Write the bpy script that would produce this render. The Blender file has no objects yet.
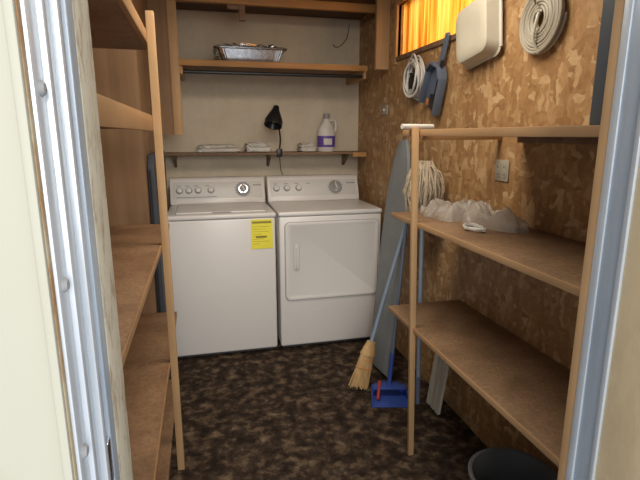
import bpy, bmesh, math, random
from mathutils import Vector, Matrix, noise
random.seed(7)
S=bpy.context.scene
try:
    S.view_settings.view_transform='Standard'
    S.view_settings.look='None'
except Exception as e: print(e)

# ---------------- materials ----------------
def newmat(name):
    m=bpy.data.materials.new(name); m.use_nodes=True
    nt=m.node_tree; b=nt.nodes['Principled BSDF']
    return m,nt,b
def ramp(nt,stops):
    r=nt.nodes.new('ShaderNodeValToRGB'); e=r.color_ramp.elements
    while len(e)<len(stops): e.new(0.5)
    for i,(p,c) in enumerate(stops):
        e[i].position=p; e[i].color=(*c,1)
    return r
def coords(nt,scale=(1,1,1),rot=(0,0,0)):
    t=nt.nodes.new('ShaderNodeTexCoord'); mp=nt.nodes.new('ShaderNodeMapping')
    mp.inputs['Scale'].default_value=scale; mp.inputs['Rotation'].default_value=rot
    nt.links.new(t.outputs['Object'],mp.inputs['Vector']); return mp.outputs['Vector']
def mix(nt,a,b,f,mode='MIX'):
    n=nt.nodes.new('ShaderNodeMix'); n.data_type='RGBA'; n.blend_type=mode
    for s,v in ((0,f),(6,a),(7,b)):
        if hasattr(v,'is_output'): nt.links.new(v,n.inputs[s])
        else: n.inputs[s].default_value = v if s==0 else (*v,1)
    return n.outputs[2]
def bump(nt,b,h,strength=0.2,dist=0.01):
    n=nt.nodes.new('ShaderNodeBump'); n.inputs['Strength'].default_value=strength; n.inputs['Distance'].default_value=dist
    nt.links.new(h,n.inputs['Height']); nt.links.new(n.outputs[0],b.inputs['Normal'])
def plain(name,c,rough=0.5,metal=0,var=0.06,vs=8,spec=0.5):
    m,nt,b=newmat(name); b.inputs['Roughness'].default_value=rough; b.inputs['Metallic'].default_value=metal
    b.inputs['Specular IOR Level'].default_value=spec
    n=nt.nodes.new('ShaderNodeTexNoise'); n.inputs['Scale'].default_value=vs; n.inputs['Detail'].default_value=5
    nt.links.new(coords(nt),n.inputs['Vector'])
    r=ramp(nt,[(0.3,tuple(x*(1-var) for x in c)),(0.7,tuple(min(1,x*(1+var)) for x in c))])
    nt.links.new(n.outputs['Fac'],r.inputs[0]); nt.links.new(r.outputs[0],b.inputs['Base Color'])
    return m
def wood(name,c1,c2,axis='y',rough=0.6):
    m,nt,b=newmat(name); b.inputs['Roughness'].default_value=rough; b.inputs['Specular IOR Level'].default_value=0.3
    sc={'x':(1.2,22,22),'y':(22,1.2,22),'z':(22,22,1.2)}[axis]
    v=coords(nt,sc)
    n=nt.nodes.new('ShaderNodeTexNoise'); n.inputs['Scale'].default_value=1; n.inputs['Detail'].default_value=6; n.inputs['Distortion'].default_value=0.6
    nt.links.new(v,n.inputs['Vector'])
    r=ramp(nt,[(0.3,c1),(0.7,c2)]); nt.links.new(n.outputs['Fac'],r.inputs[0])
    n2=nt.nodes.new('ShaderNodeTexNoise'); n2.inputs['Scale'].default_value=3.5; n2.inputs['Detail'].default_value=4
    nt.links.new(coords(nt),n2.inputs['Vector'])
    r2=ramp(nt,[(0.3,(0.72,0.70,0.68)),(0.7,(1,1,1))]); nt.links.new(n2.outputs['Fac'],r2.inputs[0])
    nt.links.new(mix(nt,r.outputs[0],r2.outputs[0],0.8,'MULTIPLY'),b.inputs['Base Color'])
    bump(nt,b,n.outputs['Fac'],0.15,0.004)
    return m
def particle(name,c1,c2):
    m,nt,b=newmat(name); b.inputs['Roughness'].default_value=0.6; b.inputs['Specular IOR Level'].default_value=0.3
    n=nt.nodes.new('ShaderNodeTexNoise'); n.inputs['Scale'].default_value=70; n.inputs['Detail'].default_value=5; n.inputs['Roughness'].default_value=.7
    nt.links.new(coords(nt),n.inputs['Vector'])
    r=ramp(nt,[(0.35,c1),(0.65,c2)]); nt.links.new(n.outputs['Fac'],r.inputs[0])
    n2=nt.nodes.new('ShaderNodeTexNoise'); n2.inputs['Scale'].default_value=4; n2.inputs['Detail'].default_value=6; n2.inputs['Roughness'].default_value=.65
    nt.links.new(coords(nt),n2.inputs['Vector'])
    r2=ramp(nt,[(0.38,(0.62,0.58,0.55)),(0.62,(1,1,1))]); nt.links.new(n2.outputs['Fac'],r2.inputs[0])
    nt.links.new(mix(nt,r.outputs[0],r2.outputs[0],0.9,'MULTIPLY'),b.inputs['Base Color'])
    return m
def osb(name):
    m,nt,b=newmat(name); b.inputs['Roughness'].default_value=0.5; b.inputs['Specular IOR Level'].default_value=0.35
    base=coords(nt)
    dn=nt.nodes.new('ShaderNodeTexNoise'); dn.inputs['Scale'].default_value=26; dn.inputs['Detail'].default_value=4
    nt.links.new(base,dn.inputs['Vector'])
    def layer(rot,sc,seed):
        mp=nt.nodes.new('ShaderNodeMapping'); mp.inputs['Rotation'].default_value=rot; mp.inputs['Scale'].default_value=sc; mp.inputs['Location'].default_value=(seed,seed*2,seed*3)
        add=nt.nodes.new('ShaderNodeVectorMath'); add.operation='MULTIPLY_ADD'
        nt.links.new(dn.outputs['Color'],add.inputs[0]); add.inputs[1].default_value=(.05,.05,.05); nt.links.new(base,add.inputs[2])
        nt.links.new(add.outputs[0],mp.inputs['Vector'])
        v=nt.nodes.new('ShaderNodeTexVoronoi'); v.inputs['Scale'].default_value=1
        nt.links.new(mp.outputs[0],v.inputs['Vector'])
        sep=nt.nodes.new('ShaderNodeSeparateColor'); nt.links.new(v.outputs['Color'],sep.inputs[0]); return sep
    s1=layer((0.5,0.0,0.0),(10,17,42),0); s2=layer((-0.8,0.0,0.0),(10,42,17),3)
    r1=ramp(nt,[(0.0,(0.33,0.175,0.073)),(0.4,(0.43,0.245,0.105)),(0.75,(0.48,0.285,0.13)),(1.0,(0.66,0.46,0.25))])
    nt.links.new(s1.outputs[0],r1.inputs[0])
    r2=ramp(nt,[(0.0,(0.36,0.195,0.08)),(0.65,(0.46,0.265,0.115)),(1.0,(0.62,0.42,0.22))])
    nt.links.new(s2.outputs[1],r2.inputs[0])
    st=nt.nodes.new('ShaderNodeMath'); st.operation='GREATER_THAN'; st.inputs[1].default_value=0.5
    nt.links.new(s2.outputs[0],st.inputs[0])
    c=mix(nt,r1.outputs[0],r2.outputs[0],st.outputs[0])
    n3=nt.nodes.new('ShaderNodeTexNoise'); n3.inputs['Scale'].default_value=45; n3.inputs['Detail'].default_value=4
    nt.links.new(base,n3.inputs['Vector'])
    r3=ramp(nt,[(0.3,(0.7,0.68,0.66)),(0.65,(1,1,1))]); nt.links.new(n3.outputs['Fac'],r3.inputs[0])
    c=mix(nt,c,r3.outputs[0],0.6,'MULTIPLY')
    nt.links.new(c,b.inputs['Base Color']); bump(nt,b,s1.outputs[0],0.12,0.003)
    return m
def carpet(name):
    m,nt,b=newmat(name); b.inputs['Roughness'].default_value=0.9; b.inputs['Specular IOR Level'].default_value=0.15
    v=coords(nt)
    n=nt.nodes.new('ShaderNodeTexNoise'); n.inputs['Scale'].default_value=17; n.inputs['Detail'].default_value=4; n.inputs['Roughness'].default_value=0.6; n.inputs['Distortion'].default_value=0.15
    nt.links.new(v,n.inputs['Vector'])
    r=ramp(nt,[(0.37,(0.040,0.028,0.021)),(0.5,(0.084,0.057,0.040)),(0.63,(0.22,0.155,0.10))])
    nt.links.new(n.outputs['Fac'],r.inputs[0])
    n2=nt.nodes.new('ShaderNodeTexVoronoi'); n2.inputs['Scale'].default_value=15
    nt.links.new(v,n2.inputs['Vector'])
    r2=ramp(nt,[(0.1,(1,1,1)),(0.6,(0.42,0.39,0.37))]); nt.links.new(n2.outputs['Distance'],r2.inputs[0])
    n3=nt.nodes.new('ShaderNodeTexNoise'); n3.inputs['Scale'].default_value=110; nt.links.new(v,n3.inputs['Vector'])
    r3=ramp(nt,[(0.35,(0.6,0.6,0.6)),(0.65,(1,1,1))]); nt.links.new(n3.outputs['Fac'],r3.inputs[0])
    c=mix(nt,r.outputs[0],r2.outputs[0],0.8,'MULTIPLY'); c=mix(nt,c,r3.outputs[0],0.6,'MULTIPLY')
    nt.links.new(c,b.inputs['Base Color']); bump(nt,b,n3.outputs['Fac'],0.4,0.004)
    return m
def weathered(name,c,dirt,lo=0.55,hi=0.68,scale=14,rough=0.6,metal=0,stretch=(1,1,0.4)):
    m,nt,b=newmat(name); b.inputs['Roughness'].default_value=rough; b.inputs['Metallic'].default_value=metal
    n=nt.nodes.new('ShaderNodeTexNoise'); n.inputs['Scale'].default_value=scale; n.inputs['Detail'].default_value=8; n.inputs['Roughness'].default_value=0.7
    nt.links.new(coords(nt,stretch),n.inputs['Vector'])
    r=ramp(nt,[(lo,c),(hi,dirt)]); nt.links.new(n.outputs['Fac'],r.inputs[0]); nt.links.new(r.outputs[0],b.inputs['Base Color'])
    bump(nt,b,n.outputs['Fac'],0.2,0.003); return m

M_osb=osb('osb_board'); M_carpet=carpet('brown_pattern_floor')
M_white_wall=weathered('painted_wall',(0.66,0.58,0.45),(0.53,0.455,0.335),0.45,0.75,3,0.8,0,(1,1,1))
M_ceil=wood('ceiling_wood',(0.10,0.055,0.03),(0.17,0.10,0.05),'x')
M_ply=wood('plywood_panel',(0.25,0.145,0.075),(0.33,0.20,0.108),'z')
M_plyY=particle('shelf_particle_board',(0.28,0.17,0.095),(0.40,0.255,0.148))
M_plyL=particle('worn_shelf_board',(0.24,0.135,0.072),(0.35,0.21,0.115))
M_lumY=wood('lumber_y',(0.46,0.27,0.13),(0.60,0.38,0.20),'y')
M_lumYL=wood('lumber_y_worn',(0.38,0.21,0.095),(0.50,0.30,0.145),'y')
M_lumX=wood('lumber_x',(0.44,0.22,0.08),(0.60,0.33,0.13),'x')
M_lumZ=wood('lumber_z',(0.50,0.30,0.14),(0.62,0.40,0.21),'z')
M_drk=wood('dark_shelf_wood',(0.20,0.12,0.07),(0.30,0.19,0.12),'x')
M_enam=plain('white_enamel',(0.74,0.715,0.69),0.28,0,0.015,2)
M_enam2=plain('white_console',(0.64,0.63,0.60),0.4,0,0.02,3)
M_seam=plain('dark_seam',(0.05,0.05,0.055),0.6)
M_seamg=plain('grey_seam',(0.30,0.30,0.31),0.6)
M_black=plain('black_plastic',(0.015,0.015,0.017),0.35)
M_chrome=plain('chrome',(0.7,0.7,0.72),0.2,1)
M_yel=plain('yellow_label',(0.85,0.76,0.06),0.5)
M_ink=plain('label_ink',(0.30,0.27,0.04),0.6)
M_wplas=plain('white_plastic',(0.68,0.66,0.61),0.4)
M_cream=plain('cream_plastic',(0.58,0.54,0.43),0.45)
M_plate=plain('grey_cream_plate',(0.42,0.38,0.30),0.5)
M_bluegrey=plain('bluegrey_plastic',(0.12,0.15,0.21),0.4)
M_blue=plain('blue_plastic',(0.04,0.08,0.33),0.35)
M_bluep=plain('pale_blue_handle',(0.24,0.31,0.41),0.4)
M_red=plain('red_plastic',(0.35,0.04,0.03),0.4)
M_str=wood('broom_straw',(0.50,0.31,0.13),(0.72,0.48,0.23),'z')
M_rope=plain('cotton_strand',(0.50,0.42,0.31),0.95,0,0.25,60)
M_cloth=plain('white_cloth',(0.60,0.57,0.52),0.9,0,0.1,20)
M_iron=plain('ironing_board_grey',(0.25,0.27,0.28),0.6)
M_case=plain('dark_grey_case',(0.09,0.11,0.13),0.5)
M_dkboard=plain('dark_board',(0.045,0.05,0.065),0.6)
M_bucket=plain('charcoal_plastic',(0.13,0.13,0.13),0.4)
M_purple=plain('purple_label',(0.13,0.07,0.33),0.4)
M_orange=plain('orange_label',(0.65,0.22,0.04),0.5)
M_alu=weathered('foil',(0.90,0.90,0.91),(0.72,0.72,0.73),0.45,0.6,40,0.22,1,(1,1,1))
M_siding=weathered('siding_paint',(0.43,0.425,0.35),(0.40,0.38,0.30),0.55,0.80,7,0.6,0,(1,1,0.5))
M_rust=weathered('rusty_caulk',(0.45,0.38,0.25),(0.32,0.17,0.07),0.42,0.60,16,0.8,0,(1,1,0.6))
M_met=weathered('galvanised_frame',(0.64,0.69,0.74),(0.48,0.53,0.58),0.45,0.75,10,0.35,0.35,(1,1,0.15))
M_met2=weathered('blue_grey_frame',(0.46,0.53,0.61),(0.34,0.40,0.46),0.45,0.75,10,0.4,0.25,(1,1,0.15))
M_jamb=weathered('weathered_jamb',(0.58,0.53,0.41),(0.32,0.24,0.16),0.50,0.66,40,0.7,0,(1,1,0.4))
M_trimcream=weathered('cream_jamb',(0.68,0.54,0.33),(0.52,0.39,0.22),0.5,0.75,8,0.6,0,(1,1,0.4))
def bagmat():
    m,nt,b=newmat('clear_plastic_bag'); b.inputs['Base Color'].default_value=(0.60,0.54,0.47,1); b.inputs['Roughness'].default_value=0.22
    b.inputs['Alpha'].default_value=0.48
    n=nt.nodes.new('ShaderNodeTexNoise'); n.inputs['Scale'].default_value=16; nt.links.new(coords(nt),n.inputs['Vector']); bump(nt,b,n.outputs['Fac'],0.6,0.02)
    return m
M_bag=bagmat()
def curtain():
    m=bpy.data.materials.new('amber_panel'); m.use_nodes=True; nt=m.node_tree; nt.nodes.clear()
    o=nt.nodes.new('ShaderNodeOutputMaterial'); t=nt.nodes.new('ShaderNodeBsdfTranslucent'); d=nt.nodes.new('ShaderNodeBsdfDiffuse'); mx=nt.nodes.new('ShaderNodeMixShader')
    n=nt.nodes.new('ShaderNodeTexNoise'); n.inputs['Scale'].default_value=1; n.inputs['Detail'].default_value=3
    nt.links.new(coords(nt,(0.5,34,1)),n.inputs['Vector'])
    r=ramp(nt,[(0.38,(0.50,0.17,0.015)),(0.5,(0.80,0.38,0.045)),(0.62,(0.95,0.58,0.13))]); nt.links.new(n.outputs['Fac'],r.inputs[0])
    nt.links.new(r.outputs[0],t.inputs[0]); nt.links.new(r.outputs[0],d.inputs[0]); mx.inputs[0].default_value=0.25
    nt.links.new(t.outputs[0],mx.inputs[1]); nt.links.new(d.outputs[0],mx.inputs[2]); nt.links.new(mx.outputs[0],o.inputs[0])
    return m
M_curt=curtain()

# ---------------- builder ----------------
def smoothpts(P,n=6,closed=False):
    P=[Vector(p) for p in P]; out=[]; N=len(P)
    rng=range(N) if closed else range(N-1)
    for i in rng:
        if closed: a,b,c,d=P[(i-1)%N],P[i],P[(i+1)%N],P[(i+2)%N]
        else: a,b,c,d=P[max(i-1,0)],P[i],P[i+1],P[min(i+2,N-1)]
        for k in range(n):
            t=k/n
            out.append(0.5*((2*b)+(c-a)*t+(2*a-5*b+4*c-d)*t*t+(-a+3*b-3*c+d)*t**3))
    if not closed: out.append(P[-1])
    return out
class B:
    def __init__(s,name): s.name=name; s.bm=bmesh.new(); s.mats=[]
    def mi(s,m):
        if m not in s.mats: s.mats.append(m)
        return s.mats.index(m)
    def merge(s,t,mat,M=None):
        i=s.mi(mat)
        bmesh.ops.recalc_face_normals(t,faces=t.faces)
        for f in t.faces: f.material_index=i; f.smooth=True
        if M is not None: t.transform(M)
        me=bpy.data.meshes.new('tmp'); t.to_mesh(me); t.free(); s.bm.from_mesh(me); bpy.data.meshes.remove(me)
    def box(s,x0,x1,y0,y1,z0,z1,mat,bev=0.0,M=None,seg=2):
        t=bmesh.new(); bmesh.ops.create_cube(t,size=1)
        t.transform(Matrix.Translation(((x0+x1)/2,(y0+y1)/2,(z0+z1)/2))@Matrix.Diagonal((abs(x1-x0),abs(y1-y0),abs(z1-z0),1)))
        if bev>0: bmesh.ops.bevel(t,geom=t.edges[:],offset=bev,segments=seg,affect='EDGES',profile=0.5)
        s.merge(t,mat,M)
    def prism(s,pts,axis,a0,a1,mat,bev=0,M=None):
        t=bmesh.new()
        def P(u,v,a): return {'x':(a,u,v),'y':(u,a,v),'z':(u,v,a)}[axis]
        A=[t.verts.new(P(u,v,a0)) for u,v in pts]; C=[t.verts.new(P(u,v,a1)) for u,v in pts]
        n=len(pts); t.faces.new(A); t.faces.new(C[::-1])
        for i in range(n): t.faces.new((A[i],A[(i+1)%n],C[(i+1)%n],C[i]))
        if bev>0: bmesh.ops.bevel(t,geom=t.edges[:],offset=bev,segments=2,affect='EDGES',profile=0.5)
        s.merge(t,mat,M)
    def tube(s,pts,r,mat,seg=8,closed=False,M=None):
        P=[Vector(p) for p in pts]; n=len(P); R=r if isinstance(r,(list,tuple)) else [r]*n
        t=bmesh.new(); rings=[]
        prev=None
        for i in range(n):
            if closed: T=(P[(i+1)%n]-P[i-1])
            else: T=P[min(i+1,n-1)]-P[max(i-1,0)]
            T.normalize()
            if prev is None:
                a=Vector((0,0,1)) if abs(T.z)<0.9 else Vector((1,0,0)); u=T.cross(a).normalized()
            else:
                u=prev-T*prev.dot(T)
                u.normalize()
            prev=u; w=T.cross(u)
            rings.append([t.verts.new(P[i]+(u*math.cos(2*math.pi*k/seg)+w*math.sin(2*math.pi*k/seg))*R[i]) for k in range(seg)])
        for i in range(n if closed else n-1):
            a,b=rings[i],rings[(i+1)%n]
            for k in range(seg): t.faces.new((a[k],a[(k+1)%seg],b[(k+1)%seg],b[k]))
        if not closed: t.faces.new(rings[0][::-1]); t.faces.new(rings[-1])
        s.merge(t,mat,M)
    def lathe(s,prof,mat,M=None,seg=32,sy=1.0):
        t=bmesh.new(); rings=[]
        for r,z in prof: rings.append([t.verts.new((r*math.cos(2*math.pi*k/seg),sy*r*math.sin(2*math.pi*k/seg),z)) for k in range(seg)])
        for a,b in zip(rings,rings[1:]):
            for k in range(seg): t.faces.new((a[k],a[(k+1)%seg],b[(k+1)%seg],b[k]))
        t.faces.new(rings[0][::-1]); t.faces.new(rings[-1])
        s.merge(t,mat,M)
    def lump(s,c,size,mat,amp=0.15,fr=3,p=0.35,M=None,sub=4,seed=0,zmin=None):
        t=bmesh.new(); bmesh.ops.create_icosphere(t,subdivisions=sub,radius=1)
        for v in t.verts:
            q=v.co.copy()
            w=Vector([math.copysign(abs(x)**p,x) for x in q])
            w=w*(1+amp*noise.noise(q*fr+Vector((seed,seed*1.7,0))))
            v.co=Vector((w.x*size[0]/2,w.y*size[1]/2,w.z*size[2]/2))+Vector(c)
            if zmin is not None: v.co.z=max(v.co.z,zmin+.0005*abs(q.x))
        s.merge(t,mat,M)
    def frustum_rr(s,rings,mat,M=None,k=6):
        t=bmesh.new(); L=[]
        for hx,hy,rd,z in rings:
            loop=[]
            for cx,cy,a0 in ((1,1,0),(-1,1,90),(-1,-1,180),(1,-1,270)):
                for j in range(k+1):
                    a=math.radians(a0+90*j/k)
                    loop.append(t.verts.new((cx*(hx-rd)+rd*math.cos(a),cy*(hy-rd)+rd*math.sin(a),z)))
            L.append(loop)
        n=len(L[0])
        for a,b in zip(L,L[1:]):
            for i in range(n): t.faces.new((a[i],a[(i+1)%n],b[(i+1)%n],b[i]))
        t.faces.new(L[0][::-1]); t.faces.new(L[-1])
        s.merge(t,mat,M)
    def done(s,zs=1.0):
        me=bpy.data.meshes.new(s.name)
        if zs!=1.0: s.bm.transform(Matrix.Diagonal((1,1,zs,1)))
        xs=[v.co for v in s.bm.verts]
        lo=Vector([min(c[i] for c in xs) for i in range(3)]); hi=Vector([max(c[i] for c in xs) for i in range(3)])
        o=Vector(((lo.x+hi.x)/2,(lo.y+hi.y)/2,lo.z))
        s.bm.transform(Matrix.Translation(-o))
        s.bm.to_mesh(me); s.bm.free()
        for m in s.mats: me.materials.append(m)
        me.set_sharp_from_angle(angle=math.radians(38))
        ob=bpy.data.objects.new(s.name,me); ob.location=o; S.collection.objects.link(ob); return ob
def T(x,y,z): return Matrix.Translation((x,y,z))
def Rr(a,ax): return Matrix.Rotation(math.radians(a),4,ax)
def align(p0,p1):
    d=(Vector(p1)-Vector(p0)).normalized(); return Matrix.Translation(p0)@d.to_track_quat('Z','Y').to_matrix().to_4x4()

YB=3.85; XR=1.26; XP=-0.28; XL=-0.62; ZC=2.34; YF=0.745; YO=0.46
# ---------------- shell ----------------
def sbox(name,*a,mat,bev=0):
    b=B(name); b.box(*a,mat,bev); return b.done()
sbox('floor',XL-.1,XR+.1,YO,YB+.1,-0.06,0,mat=M_carpet)
sbox('ceiling',XL-.1,XR+.1,YO,YB+.1,ZC,ZC+.06,mat=M_ceil)
sbox('wall_back',XL-.1,XR+.1,YB,YB+.1,0,ZC,mat=M_white_wall)
b=B('wall_right')
WY0,WY1,WZ0,WZ1=2.08,3.06,1.95,2.26
b.box(XR,XR+.09,YF,WY0,0,ZC,M_osb); b.box(XR,XR+.09,WY1,YB,0,ZC,M_osb)
b.box(XR,XR+.09,WY0,WY1,0,WZ0,M_osb); b.box(XR,XR+.09,WY0,WY1,WZ1,ZC,M_osb); b.done()
sbox('wall_left',XL-.09,XL,YF,2.6,0,ZC,mat=M_ply)
sbox('wall_partition',XL-.09,XP,2.6,YB,0,ZC,mat=M_ply)
OX0,OX1=-0.14,0.705
b=B('wall_front')
b.box(-3,OX0-.006,YO,YF,0,2.6,M_siding); b.box(OX1+.006,3,YO,YF,0,2.6,M_siding)
b.box(OX0-.006,OX1+.006,YO,YF,2.1,2.6,M_siding); b.done()
b=B('window_1')
t=bmesh.new(); N=300; rows=[]
for i in range(N+1):
    y=WY0+(WY1-WY0)*i/N
    x=XR+0.045+0.016*math.sin(i*0.55)+0.004*math.sin(i*0.21)
    rows.append((t.verts.new((x,y,WZ0)),t.verts.new((x,y,WZ1))))
for a,c in zip(rows,rows[1:]): t.faces.new((a[0],c[0],c[1],a[1]))
b.merge(t,M_curt)
fw=.045
b.box(XR-.014,XR+.02,WY0-fw,WY0,WZ0-fw,WZ1+fw,M_lumZ,.003); b.box(XR-.014,XR+.02,WY1,WY1+fw,WZ0-fw,WZ1+fw,M_lumZ,.003)
b.box(XR-.014,XR+.02,WY0,WY1,WZ0-fw*.6,WZ0,M_drk,.003); b.box(XR-.014,XR+.02,WY0,WY1,WZ1,WZ1+fw,M_lumY,.003)
b.done()
b=B('door_frame')
def strips(x,sg,L):
    for y0,y1,d,m in L:
        b.box(min(x-sg*.006,x+sg*d),max(x-sg*.006,x+sg*d),y0,y1,0,2.1,m,0.0015)
strips(OX0,1,[(.454,.460,.002,M_siding),(.460,.469,.003,M_rust),(.469,.50,.006,M_met),(.50,.512,.011,M_met),(.512,.548,.005,M_met),(.548,.562,.012,M_met),(.562,.60,.003,M_met2),(.60,.612,.008,M_met2),(.612,.655,.003,M_met2),(.655,.745,.004,M_jamb)])
strips(OX1,-1,[(.722,.745,.004,M_lumZ),(.705,.722,.006,M_met),(.665,.705,.003,M_met2),(.655,.665,.008,M_met),(.452,.655,.003,M_trimcream)])
for z in (.62,.80,.98,1.16,1.34,1.52,1.70):
    b.lathe([(0,0),(.0075,0),(.0075,.001),(.005,.004),(.0005,.0045)],M_seamg,T(OX0+.006,.485,z-.02)@Rr(90,'Y'),14)
b.box(OX0+.003,OX0+.0075,.575,.60,1.02,1.08,M_chrome,.001)
b.lathe([(0,0),(.004,0),(.0035,.002),(.0005,.003)],M_case,T(-.205,YO,1.37)@Rr(90,'X'),12)
b.box(OX0,OX1,.46,.745,-.0,.02,M_met,.003)
b.done()
sbox('ceiling_beam',XP,XR,3.38,3.42,2.285,2.338,mat=M_lumX,bev=.003)
b=B('trim_1'); b.box(-.165,-.108,3.385,3.405,1.46,2.284,M_lumZ,.002); b.box(-.28,-.165,3.39,3.40,1.46,2.284,M_ply); b.done()
sbox('wall_stud',1.165,1.258,3.20,3.24,1.89,2.338,mat=M_lumZ,bev=.003)
b=B('shelf_hanger'); b.box(.285,.325,3.385,3.42,2.19,2.284,M_drk,.003); b.box(.21,.29,3.39,3.415,2.255,2.284,M_drk,.003); b.done()
b=B('closet_shelf'); b.box(-.11,1.17,3.40,3.845,1.915,1.933,M_drk,.001); b.box(-.11,1.17,3.382,3.40,1.90,1.938,M_lumX,.002)
b.tube([(-.11,3.44,1.868),(1.17,3.44,1.868)],.012,M_black,14)
for x in (-.10,1.16): b.box(x-.01,x+.01,3.41,3.845,1.85,1.915,M_lumY,.002)
b.done()
b=B('wall_shelf'); b.box(XP+.002,XR-.002,3.62,3.845,1.315,1.333,M_drk,.002)
for x in (-.2,.5,1.12): b.prism([(3.845,1.315),(3.845,1.22),(3.83,1.22),(3.70,1.30),(3.70,1.315)],'x',x,x+.018,M_drk)
b.box(1.14,1.25,3.60,3.62,1.295,1.33,M_lumX,.002)
b.done()
# right shelves
b=B('shelf_unit')
for z in (1.10,.63):
    b.box(.872,XR-.003,.78,2.12,z-.020,z,M_plyY,.001); b.box(.867,.872,.78,2.12,z-.021,z+.0005,M_lumY,.001)
    b.box(XR-.02,XR-.003,.78,2.12,z-.055,z-.020,M_lumY,.001)
    for y in (1.0,1.87): b.box(.95,XR-.003,y,y+.02,z-.05,z-.020,M_lumX,.001)
b.box(.90,XR-.003,.78,1.72,1.462,1.478,M_drk,.001); b.box(.868,.90,.78,2.02,1.455,1.482,M_lumY,.002)
b.box(.90,XR-.003,1.86,1.89,1.44,1.478,M_lumX,.002)
b.box(XR-.03,XR-.003,.78,1.72,1.43,1.462,M_drk,.002)
Mtilt=Matrix(((1,0,-.020,.880),(0,1,.018,1.825),(0,0,1,0),(0,0,0,1)))
b.box(-.0125,.0125,-.010,.010,0,1.49,M_lumZ,.002,Mtilt)
b.done()
# left shelves
b=B('shelf_unit')
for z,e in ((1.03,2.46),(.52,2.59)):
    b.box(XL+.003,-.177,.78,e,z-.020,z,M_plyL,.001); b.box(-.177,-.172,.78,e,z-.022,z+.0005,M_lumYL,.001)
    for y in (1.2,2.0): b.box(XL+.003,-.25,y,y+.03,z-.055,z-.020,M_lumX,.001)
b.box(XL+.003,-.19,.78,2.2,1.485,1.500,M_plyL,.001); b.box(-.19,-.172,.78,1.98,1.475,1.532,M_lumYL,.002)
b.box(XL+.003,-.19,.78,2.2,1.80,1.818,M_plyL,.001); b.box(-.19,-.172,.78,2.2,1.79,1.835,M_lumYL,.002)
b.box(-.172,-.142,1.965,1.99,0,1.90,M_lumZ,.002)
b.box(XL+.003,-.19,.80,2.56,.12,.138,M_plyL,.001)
b.done()

# ---------------- washer / dryer ----------------
def appliance_body(b,x0,x1,y0,y1):
    b.box(x0+.006,x1-.006,y0+.004,y1,.03,.925,M_enam,.012,seg=3)
    b.box(x0+.02,x1-.02,y0+.03,y1-.02,.012,.05,M_seam)
    for x in (x0+.06,x1-.06):
        for y in (y0+.06,y1-.06): b.lathe([(0,0),(.022,0),(.022,.01),(.01,.014),(.01,.05)],M_black,T(x,y,0),14)
    b.box(x0+.012,x1-.012,y0+.010,y1,.918,.930,M_seamg)
    b.box(x0,x1,y0-.004,y1,.926,.957,M_enam,.011,seg=3)
def console(b,x0,x1,yb):
    pts=[(yb-.17,.957),(yb-.165,.985),(yb-.105,1.125),(yb-.085,1.14),(yb-.02,1.14),(yb,1.12),(yb,.957)]
    b.prism(pts,'x',x0+.004,x1-.004,M_enam,.006)
    rot=math.degrees(math.atan2(.06,.14))
    return T(0,yb-.165,.985)@Rr(90-rot,'X')
yb=3.72; y0=3.055
def knob(b,F,x,h,r,mat,ring=True):
    M=F@T(x,h,0.0)
    if ring: b.lathe([(0,0),(r*1.35,0),(r*1.35,.003),(0.001,.003)],M_seamg,M,28)
    b.lathe([(0,0),(r,0),(r,.012),(r*.86,.022),(0.001,.023)],mat,M,28)
    b.box(-r*.12,r*.12,-r*.9,r*.9,.020,.027,M_enam2,.001,M)
def dial(b,F,cx):
    knob(b,F,cx,.074,.040,M_chrome); b.lathe([(0,0),(.026,0),(.024,.012),(.001,.013)],M_seamg,F@T(cx,.074,.022),24)
    b.box(-.004,.004,-.02,.02,.034,.040,M_wplas,.001,F@T(cx,.074,0)@Rr(20,'Z'))
    for k in range(14):
        a=math.radians(20+k*24); b.box(-.006,.006,-.002,.002,.002,.0034,M_seamg,0,F@T(cx+.06*math.cos(a),.074+.054*math.sin(a),0))
b=B('washing_machine'); x0,x1=-.235,.452
appliance_body(b,x0,x1,y0,yb)
F=console(b,x0,x1,yb)
b.box(x0+.025,x1-.025,.012,.135,-.001,.0025,M_enam2,.001,F)
for x in (.07,.135,.20,.29): knob(b,F,x0+x,.072,.019,M_wplas)
dial(b,F,x1-.165)
for x in (.05,.11,.17,.25): b.box(x0+x,x0+x+.03,.105,.110,.002,.0032,M_seamg,0,F)
b.box(x1-.09,x1-.03,.10,.108,.002,.0034,M_seamg,0,F); b.box(x0+.05,x0+.33,.02,.026,.002,.0034,M_seamg,0,F)
b.box(x0+.055,x1-.055,y0+.045,yb-.19,.955,.9585,M_seamg,.001)
b.box(x0+.06,x1-.06,y0+.05,yb-.195,.957,.968,M_enam,.005)
b.box((x0+x1)/2-.06,(x0+x1)/2+.06,y0+.043,y0+.053,.958,.966,M_seamg,.002)
ls,le=x1-.165,x1-.025
b.box(ls,le,y0-.0005,y0+.006,.725,.915,M_yel,0)
b.box(ls+.008,le-.008,y0-.0012,y0+.003,.890,.904,M_ink); 
for i,w in enumerate((.9,.7,.85,.5,.8,.6,.9,.4)): b.box(ls+.01,ls+.01+(le-ls-.02)*w,y0-.001,y0+.003,.868-i*.016,.870-i*.016,M_ink)
b.box(ls+.03,le-.04,y0-.001,y0+.003,.795,.809,M_ink)
b.done(1.014)
b=B('clothes_dryer'); x0,x1=.465,1.185
appliance_body(b,x0,x1,y0,yb)
F=console(b,x0,x1,yb)
b.box(x0+.025,x1-.025,.012,.135,-.001,.0025,M_enam2,.001,F)
for x in (.07,.15,.24): knob(b,F,x0+x,.072,.019,M_wplas)
dial(b,F,x1-.19)
for x in (.05,.13,.21,.30): b.box(x0+x,x0+x+.03,.105,.110,.002,.0034,M_seamg,0,F)
b.box(x1-.10,x1-.03,.10,.108,.002,.0034,M_seamg,0,F)
dx0,dx1,dz0,dz1=.508,1.158,.36,.885
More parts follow.
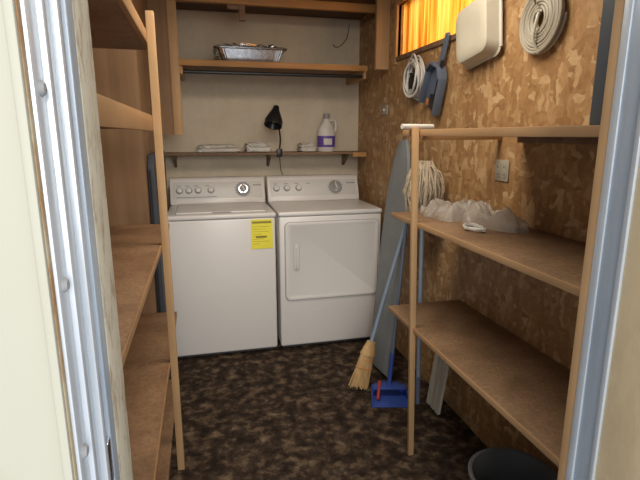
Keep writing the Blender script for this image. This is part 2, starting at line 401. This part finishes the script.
FM=T((dx0+dx1)/2,y0+.005,(dz0+dz1)/2)@Rr(90,'X')
hx,hz=(dx1-dx0)/2,(dz1-dz0)/2
b.frustum_rr([(hx+.004,hz+.004,.035,0),(hx+.004,hz+.004,.035,.003)],M_seamg,FM)
b.frustum_rr([(hx,hz,.032,0),(hx,hz,.032,.010),(hx-.004,hz-.004,.03,.015),(hx-.02,hz-.02,.02,.016),(hx-.024,hz-.024,.02,.013)],M_enam,FM)
HM=T(dx0+.075,y0-.008,.655)@Rr(90,'X')
b.frustum_rr([(.020,.092,.016,0),(.020,.092,.016,.003)],M_seamg,HM)
b.frustum_rr([(.018,.09,.015,0),(.018,.09,.015,.004),(.014,.086,.012,.0045)],M_enam2,HM)
b.frustum_rr([(.008,.075,.007,.004),(.008,.075,.007,.012),(.005,.072,.004,.016)],M_wplas,HM)
b.box(x0+.006,x1-.006,y0+.0032,y0+.006,.263,.265,M_enam2)
b.done(1.014)

# ---------------- back shelf items ----------------
b=B('foil_tray'); MM=T(.36,3.55,1.934)@Matrix.Diagonal((1.04,1,1.2,1))
b.frustum_rr([(.18,.10,.03,0),(.215,.125,.035,.072),(.235,.143,.04,.074),(.240,.147,.04,.082),(.232,.140,.04,.086),(.212,.122,.035,.080),(.18,.095,.03,.008)],M_alu,MM)
for k in range(30):
    x=-.20+.40*k/29; b.tube([(x*.86,-.103,.004),(x,-.127,.072)],.0035,M_alu,5,M=MM)
b.lump((0,0,.07),(.36,.20,.07),M_alu,.6,5,.6,MM,4); b.done()
b=B('desk_lamp')
ox=.055
b.box(.495+ox,.535+ox,3.60,3.64,1.30,1.36,M_black,.005)
b.tube(smoothpts([(.515+ox,3.625,1.35),(.525+ox,3.63,1.42),(.52+ox,3.64,1.50),(.51+ox,3.64,1.57),(.49+ox,3.63,1.60)]),.006,M_black)
b.tube([(.515+ox,3.625,1.30),(.52+ox,3.60,1.2),(.54+ox,3.63,1.165)],.003,M_black,6)
b.lathe([(.001,0),(.02,0),(.027,.03),(.040,.055),(.066,.115),(.066,.155),(.062,.155),(.03,.06),(.001,.05)],M_black,align((.50+ox,3.63,1.665),(.462+ox,3.57,1.52)),28)
b.lathe([(.001,0),(.02,.01),(.026,.03),(.015,.05),(.001,.055)],M_wplas,align((.483+ox,3.60,1.60),(.465+ox,3.57,1.52)),16)
b.done()
b=B('bleach_bottle'); MM=T(.955,3.71,1.333)@Matrix.Scale(1.18,4)
b.lathe([(.001,0),(.052,0),(.058,.006),(.058,.13),(.052,.155),(.03,.185),(.02,.20),(.018,.215)],M_wplas,MM,28,.7)
b.lathe([(.001,.212),(.022,.212),(.022,.24),(.018,.245),(.001,.245)],M_seamg,MM,20)
b.lathe([(.0588,.03),(.0592,.032),(.0592,.10),(.0588,.102)],M_purple,MM,28,.71)
b.box(-.028,.028,-.0435,-.040,.045,.085,M_wplas,.002,MM)
b.tube(smoothpts([(.02,0,.20),(.05,0,.205),(.066,0,.18),(.062,0,.14),(.052,0,.12)]),.009,M_wplas,10,M=MM)
b.done()
for (x,w,h,sd) in ((.13,.29,.055,1),(.425,.19,.07,5),(.80,.12,.065,9)):
    b=B('folded_cloth'); b.lump((x,3.71,1.334+h*.32),(w,.15,h*.6),M_cloth,.22,3,.35,seed=sd,zmin=1.334); b.lump((x-.01,3.71,1.334+h*.78),(w*.85,.13,h*.5),M_cloth,.4,3,.45,seed=sd+2); b.done()
b=B('electric_cord'); b.tube(smoothpts([(1.17,3.835,2.30),(1.15,3.835,2.2),(1.10,3.835,2.14),(1.06,3.835,2.13),(1.04,3.835,2.15)]),.003,M_black,6); b.done()
b=B('folding_table'); b.prism([(2.66,0),(3.50,0),(3.50,1.30),(3.44,1.36),(2.72,1.36),(2.66,1.30)],'x',-.276,-.242,M_dkboard,.004); b.tube([(-.258,2.652,.05),(-.258,2.652,1.28)],.008,M_dkboard); b.done()

# ---------------- right wall items ----------------
W=Matrix(((0,0,-1,0),(-1,0,0,0),(0,1,0,0),(0,0,0,1)))
def onwall(y,z,x=XR): return T(x,y,z)@W
b=B('plastic_basin'); MM=onwall(2.045,1.91,XR-.018)@Rr(8,'Z')@Matrix.Diagonal((.92,.92,.8,1))
b.frustum_rr([(.15,.14,.04,.002),(.16,.15,.05,.006),(.15,.14,.05,.010),(.135,.125,.05,.075),(.12,.11,.05,.085),(.08,.07,.04,.082)],M_cream,MM)
b.box(.148,.165,-.12,.12,.002,.012,M_wplas,.003,MM); b.done()
b=B('coiled_hose'); MM=onwall(1.65,1.875)
for layer in range(2):
    P=[]
    for i in range(8*28+1):
        a=2*math.pi*i/28+layer; r=.028+.0108*(i/28); P.append((r*math.cos(a),r*math.sin(a)*1.05,.014+.016*layer+.002*math.sin(i*.3)))
    b.tube(P,.0060,M_plate,8,M=MM)
b.tube(smoothpts([(.015,-.12,.03),(.0,-.07,.048),(.008,-.0,.045),(.0,.02,.035)]),.006,M_cream,8,M=MM)
b.tube([(0,.05,0),(0,.05,.05),(0,.065,.055)],.004,M_chrome,M=MM); b.done()
b=B('dustpan'); MM=onwall(2.43,1.755,XR-.016)@Rr(-24,'Z')
b.prism([(-.10,-.17),(.10,-.17),(.085,.02),(.045,.07),(-.045,.07),(-.085,.02)],'z',.004,.012,M_bluegrey,.002,MM)
for sx in (-1,1): b.prism([(sx*.10,-.17),(sx*.093,-.17),(sx*.078,.02),(sx*.085,.02)],'z',.01,.05,M_bluegrey,.001,MM)
b.prism([(-.085,.02),(-.045,.07),(.045,.07),(.085,.02),(.077,.01),(.04,.06),(-.04,.06),(-.077,.01)],'z',.01,.055,M_bluegrey,.001,MM)
b.frustum_rr([(.014,.085,.013,.0),(.016,.087,.014,.006),(.012,.083,.011,.016)],M_bluegrey,MM@T(0,.14,.006))
b.box(-.07,.03,-.168,-.135,.011,.0145,M_orange,.001,MM)
b.tube([(.055,-.10,.03),(.04,.10,.03)],.010,M_black,M=MM); b.box(.015,.09,-.15,-.08,.02,.045,M_black,.006,MM)
b.done()
b=B('coiled_cable'); MM=onwall(2.72,1.79,XR-.002)
random.seed(5)
for k in range(9):
    cx=random.uniform(-.02,.02); cy=random.uniform(-.015,.01); rx=.08+random.uniform(-.012,.02); ry=.10+random.uniform(-.02,.015); zz=.012+.006*k; tl=random.uniform(-.4,.4)
    b.tube([(cx+rx*math.cos(a)*math.cos(tl)-ry*math.sin(a)*math.sin(tl),cy+ry*math.sin(a)*math.cos(tl)+rx*math.cos(a)*math.sin(tl),zz+.006*math.sin(2*a+k)) for a in [2*math.pi*i/28 for i in range(28)]],.006,M_wplas,7,True,MM)
b.lump((0.03,-.03,.04),(.08,.10,.05),M_black,.4,3,.7,MM,3)
b.tube([(0,.09,0),(0,.09,.06)],.004,M_chrome,M=MM); b.done()
for (y,z,nm,hw,hh) in ((1.84,1.31,'wall_outlet',.048,.045),(3.25,1.63,'light_switch',.055,.032)):
    b=B(nm); MM=onwall(y,z)
    b.box(-hw,hw,-hh,hh,.0005,.007,M_plate,.003,MM)
    if nm=='wall_outlet':
        for sx in (-.022,.022):
            b.box(sx-.014,sx+.014,-.03,.03,.006,.009,M_plate,.003,MM)
            for sy in (-.016,.016):
                for q in (-.005,.005): b.box(sx+q-.0012,sx+q+.0012,sy-.005,sy+.005,.0085,.0095,M_black,0,MM)
    else:
        b.box(-.012,.012,-.008,.008,.006,.018,M_wplas,.002,MM)
    b.done()
b=B('storage_case'); b.box(.905,1.20,.90,1.0,1.479,2.05,M_case,.008); b.box(1.0,1.1,.93,.97,2.05,2.07,M_black,.004); b.box(.955,.97,.895,.90,1.5,2.0,M_black,.002); b.done()
b=B('paper_roll'); b.tube([(.825,1.93,1.495),(.98,1.96,1.495)],.011,M_wplas,14); b.done()
b=B('plastic_bag')
def sheet(cx,cy,sx,sy,h,seed):
    t=bmesh.new(); n=44; g=[]
    for i in range(n+1):
        row=[]
        for j in range(n+1):
            u=i/n*2-1; v=j/n*2-1
            e=1+.14*noise.noise(Vector((math.atan2(v,u)*1.5,seed,0)))
            x=cx+sx/2*u*e*math.sqrt(1-v*v*.35); y=cy+sy/2*v*e*math.sqrt(1-u*u*.35)
            env=max(0,(1-u**4)*(1-v**4))**.5
            z=1.1015+h*env*(.6+.9*noise.noise(Vector((u*1.6+seed,v*3.0,seed)))+.28*noise.noise(Vector((u*5,v*8,seed))))
            row.append(t.verts.new((x,y,max(z,1.1012))))
        g.append(row)
    for i in range(n):
        for j in range(n): t.faces.new((g[i][j],g[i+1][j],g[i+1][j+1],g[i][j+1]))
    b.merge(t,M_bag)
sheet(1.10,1.95,.26,.31,.08,3); sheet(1.15,1.76,.18,.46,.085,8)
b.done()
b=B('white_cord'); 
P=[(1.005+.03*math.cos(i*.7)+.008*math.sin(i*2.1),1.63+.055*math.sin(i*.7)+.012*math.cos(i*1.3),1.107+.003*(i%4)) for i in range(30)]
b.tube(smoothpts(P,3),.004,M_wplas,6); b.done()

# ---------------- leaning things ----------------
b=B('ironing_board')
base=Vector((1.015,2.60,.0)); top=Vector((1.205,2.78,1.45)); up=(top-base).normalized(); side=Vector((.0,1,0)); side=(side-up*side.dot(up)).normalized(); nrm=up.cross(side).normalized()
IM=Matrix(((side.x,up.x,nrm.x,base.x),(side.y,up.y,nrm.y,base.y),(side.z,up.z,nrm.z,base.z),(0,0,0,1)))
pts=[(-.17,.03),(.15,.03),(.155,.9),(.135,1.15),(.09,1.33),(.04,1.45),(-.06,1.45),(-.11,1.36),(-.15,1.2),(-.175,.9)]
b.prism(pts,'z',-.006,.016,M_iron,.005,IM)
for sx in (-.10,.10): b.tube([(sx,.05,-.02),(sx*.6,1.15,-.02)],.009,M_seamg,8,M=IM)
b.tube([(-.13,.05,-.02),(.13,.05,-.02)],.009,M_seamg,8,M=IM); b.done()
def stick(b,p0,p1,r,mat): b.tube([p0,p1],r,mat,12)
b=B('broom'); p0=Vector((.82,2.44,0)); p1=Vector((1.155,2.53,1.06)); d=(p1-p0).normalized()
stick(b,p0+d*.26,p1,.012,M_bluep); BM=align(p0,p1)
b.lathe([(.001,.30),(.02,.30),(.03,.25),(.036,.22),(.001,.22)][::-1],M_str,BM,20,1.4)
random.seed(3)
for i in range(130):
    a=random.uniform(0,6.28); q=math.sqrt(random.random()); u=math.cos(a)*q; v=math.sin(a)*q
    zb=random.uniform(.0,.02)
    b.tube([(u*.022,v*.030,.27),(u*.034,v*.048,.15),(u*.036,v*.068,zb+.012)],[.003,.0035,.003],M_str,5,M=BM)
b.lathe([(.001,.03),(.028,.03),(.03,.15),(.024,.26),(.001,.27)],M_str,BM,18,1.8)
for z in (.14,.19,.235): b.tube([((.035-.03*(z-.14))*math.cos(a),(.055-.14*(z-.14)*1.5)*math.sin(a),z) for a in [2*math.pi*i/20 for i in range(20)]],.0022,M_orange,5,True,BM)
b.done()
b=B('string_mop'); p0=Vector((1.09,2.20,.012)); p1=Vector((1.13,2.34,1.285)); stick(b,p0,p1,.011,M_bluep)
b.box(-.03,.03,-.04,.04,-.03,.01,M_rope,.006,T(*p1)); stick(b,p0,p0+(p1-p0)*.12,.013,M_bluegrey)
for i in range(420):
    a=random.uniform(0,6.28); rr=random.uniform(.012,.098); L=random.uniform(.13,.27)
    c,s_=math.cos(a),math.sin(a); w=lambda k:random.uniform(-k,k)
    P=[p1+Vector((0,0,.015)),p1+Vector((c*rr*.5+w(.01),s_*rr*.5+w(.01),.022+w(.02))),p1+Vector((c*rr*.9,s_*rr*.9,-.03+w(.025))),
       p1+Vector((c*rr*1.0+w(.012),s_*rr*1.05+w(.012),-L*.45)),p1+Vector((c*rr+w(.014),s_*rr*.95+w(.014),-L*.75)),p1+Vector((c*rr*.8+w(.015),s_*rr*.8+w(.015),-L))]
    b.tube(smoothpts(P,2),.0046,M_rope,5)
b.done()
b=B('long_handled_dustpan')
PM=T(.965,2.30,0)@Rr(-14,'Z')
h0=Vector((.985,2.36,.05)); h1=Vector((1.10,2.46,1.0))
stick(b,h0,h1,.0095,M_bluegrey); stick(b,h0,h0+(h1-h0)*.2,.0125,M_blue)
b.prism([(-.105,-.09),(.115,-.09),(.10,.06),(.055,.10),(-.055,.10),(-.095,.06)],'z',.001,.008,M_blue,.001,PM)
for sx in (-1,1): b.prism([(sx*.110,-.09),(sx*.103,-.09),(sx*.090,.06),(sx*.098,.06)],'z',.004,.045,M_blue,.001,PM)
b.prism([(-.098,.06),(-.055,.10),(.055,.10),(.098,.06),(.090,.052),(.051,.09),(-.051,.09),(-.090,.052)],'z',.004,.058,M_blue,.001,PM)
b.prism([(-.093,.01),(.093,.01),(.095,.06),(.055,.095),(-.055,.095),(-.095,.06)],'z',.05,.058,M_blue,.001,PM)
b.tube([(-.07,-.04,.02),(-.05,.06,.075)],.010,M_red,10,M=PM)
b.done()
b=B('wood_slats')
for k in range(3):
    y=2.09+.05*k; b.prism([(1.155,0.0),(1.17,0),(1.245,.55),(1.23,.555)],'y',y,y+.035,M_cream)
b.done()
b=B('waste_bucket'); MM=T(1.035,1.30,0)
b.lathe([(.001,0),(.115,0),(.118,.004),(.146,.24),(.156,.245),(.158,.262),(.154,.266),(.144,.262),(.112,.012),(.001,.010)],M_bucket,MM,48)
for a in (0,180): b.box(.148,.166,-.02,.02,.205,.245,M_bucket,.004,MM@Rr(a,'Z'))
b.tube([(.16*math.cos(t_),-.155*math.sin(t_),.235-.10*math.sin(t_)) for t_ in [math.pi*i/20 for i in range(21)]],.004,M_chrome,8,M=MM)
b.prism([(-.10,.04),(-.03,.02),(-.07,.25),(-.125,.24)],'y',-.01,.01,M_lumZ,.003,MM)
b.lump((.03,.02,.11),(.19,.18,.12),M_case,.4,3,.7,MM,3)
b.done()

# ---------------- lights ----------------
def area(name,loc,target,sx,sy,e,c):
    l=bpy.data.lights.new(name,'AREA'); l.shape='RECTANGLE'; l.size=sx; l.size_y=sy; l.energy=e; l.color=c
    o=bpy.data.objects.new(name,l); o.location=loc; o.rotation_euler=(Vector(target)-Vector(loc)).to_track_quat('-Z','Y').to_euler(); S.collection.objects.link(o)
area('daylight',(.2,-3.4,2.7),(.45,2.6,.9),3.2,2.6,240,(1,.95,.88))
area('room_fill',(.45,1.9,ZC-.02),(.45,2.2,0),1.0,.8,28,(1,.89,.74))  # added fill under the ceiling to lift the interior; no fixture is seen
area('window_sun',(XR+1.0,2.57,2.5),(XR,2.57,2.1),1.2,.8,55,(1,.92,.76))
w=bpy.data.worlds.new('sky'); S.world=w; w.use_nodes=True
w.node_tree.nodes['Background'].inputs[0].default_value=(.85,.91,1,1); w.node_tree.nodes['Background'].inputs[1].default_value=.85
# ---------------- camera ----------------
cd=bpy.data.cameras.new('camera'); cd.lens=27; cd.sensor_width=36; cd.clip_start=.02
co=bpy.data.objects.new('camera',cd); co.location=(0,0,1.46); co.rotation_euler=(math.radians(90-12.34),0,math.radians(-13.7)); S.collection.objects.link(co); S.camera=co
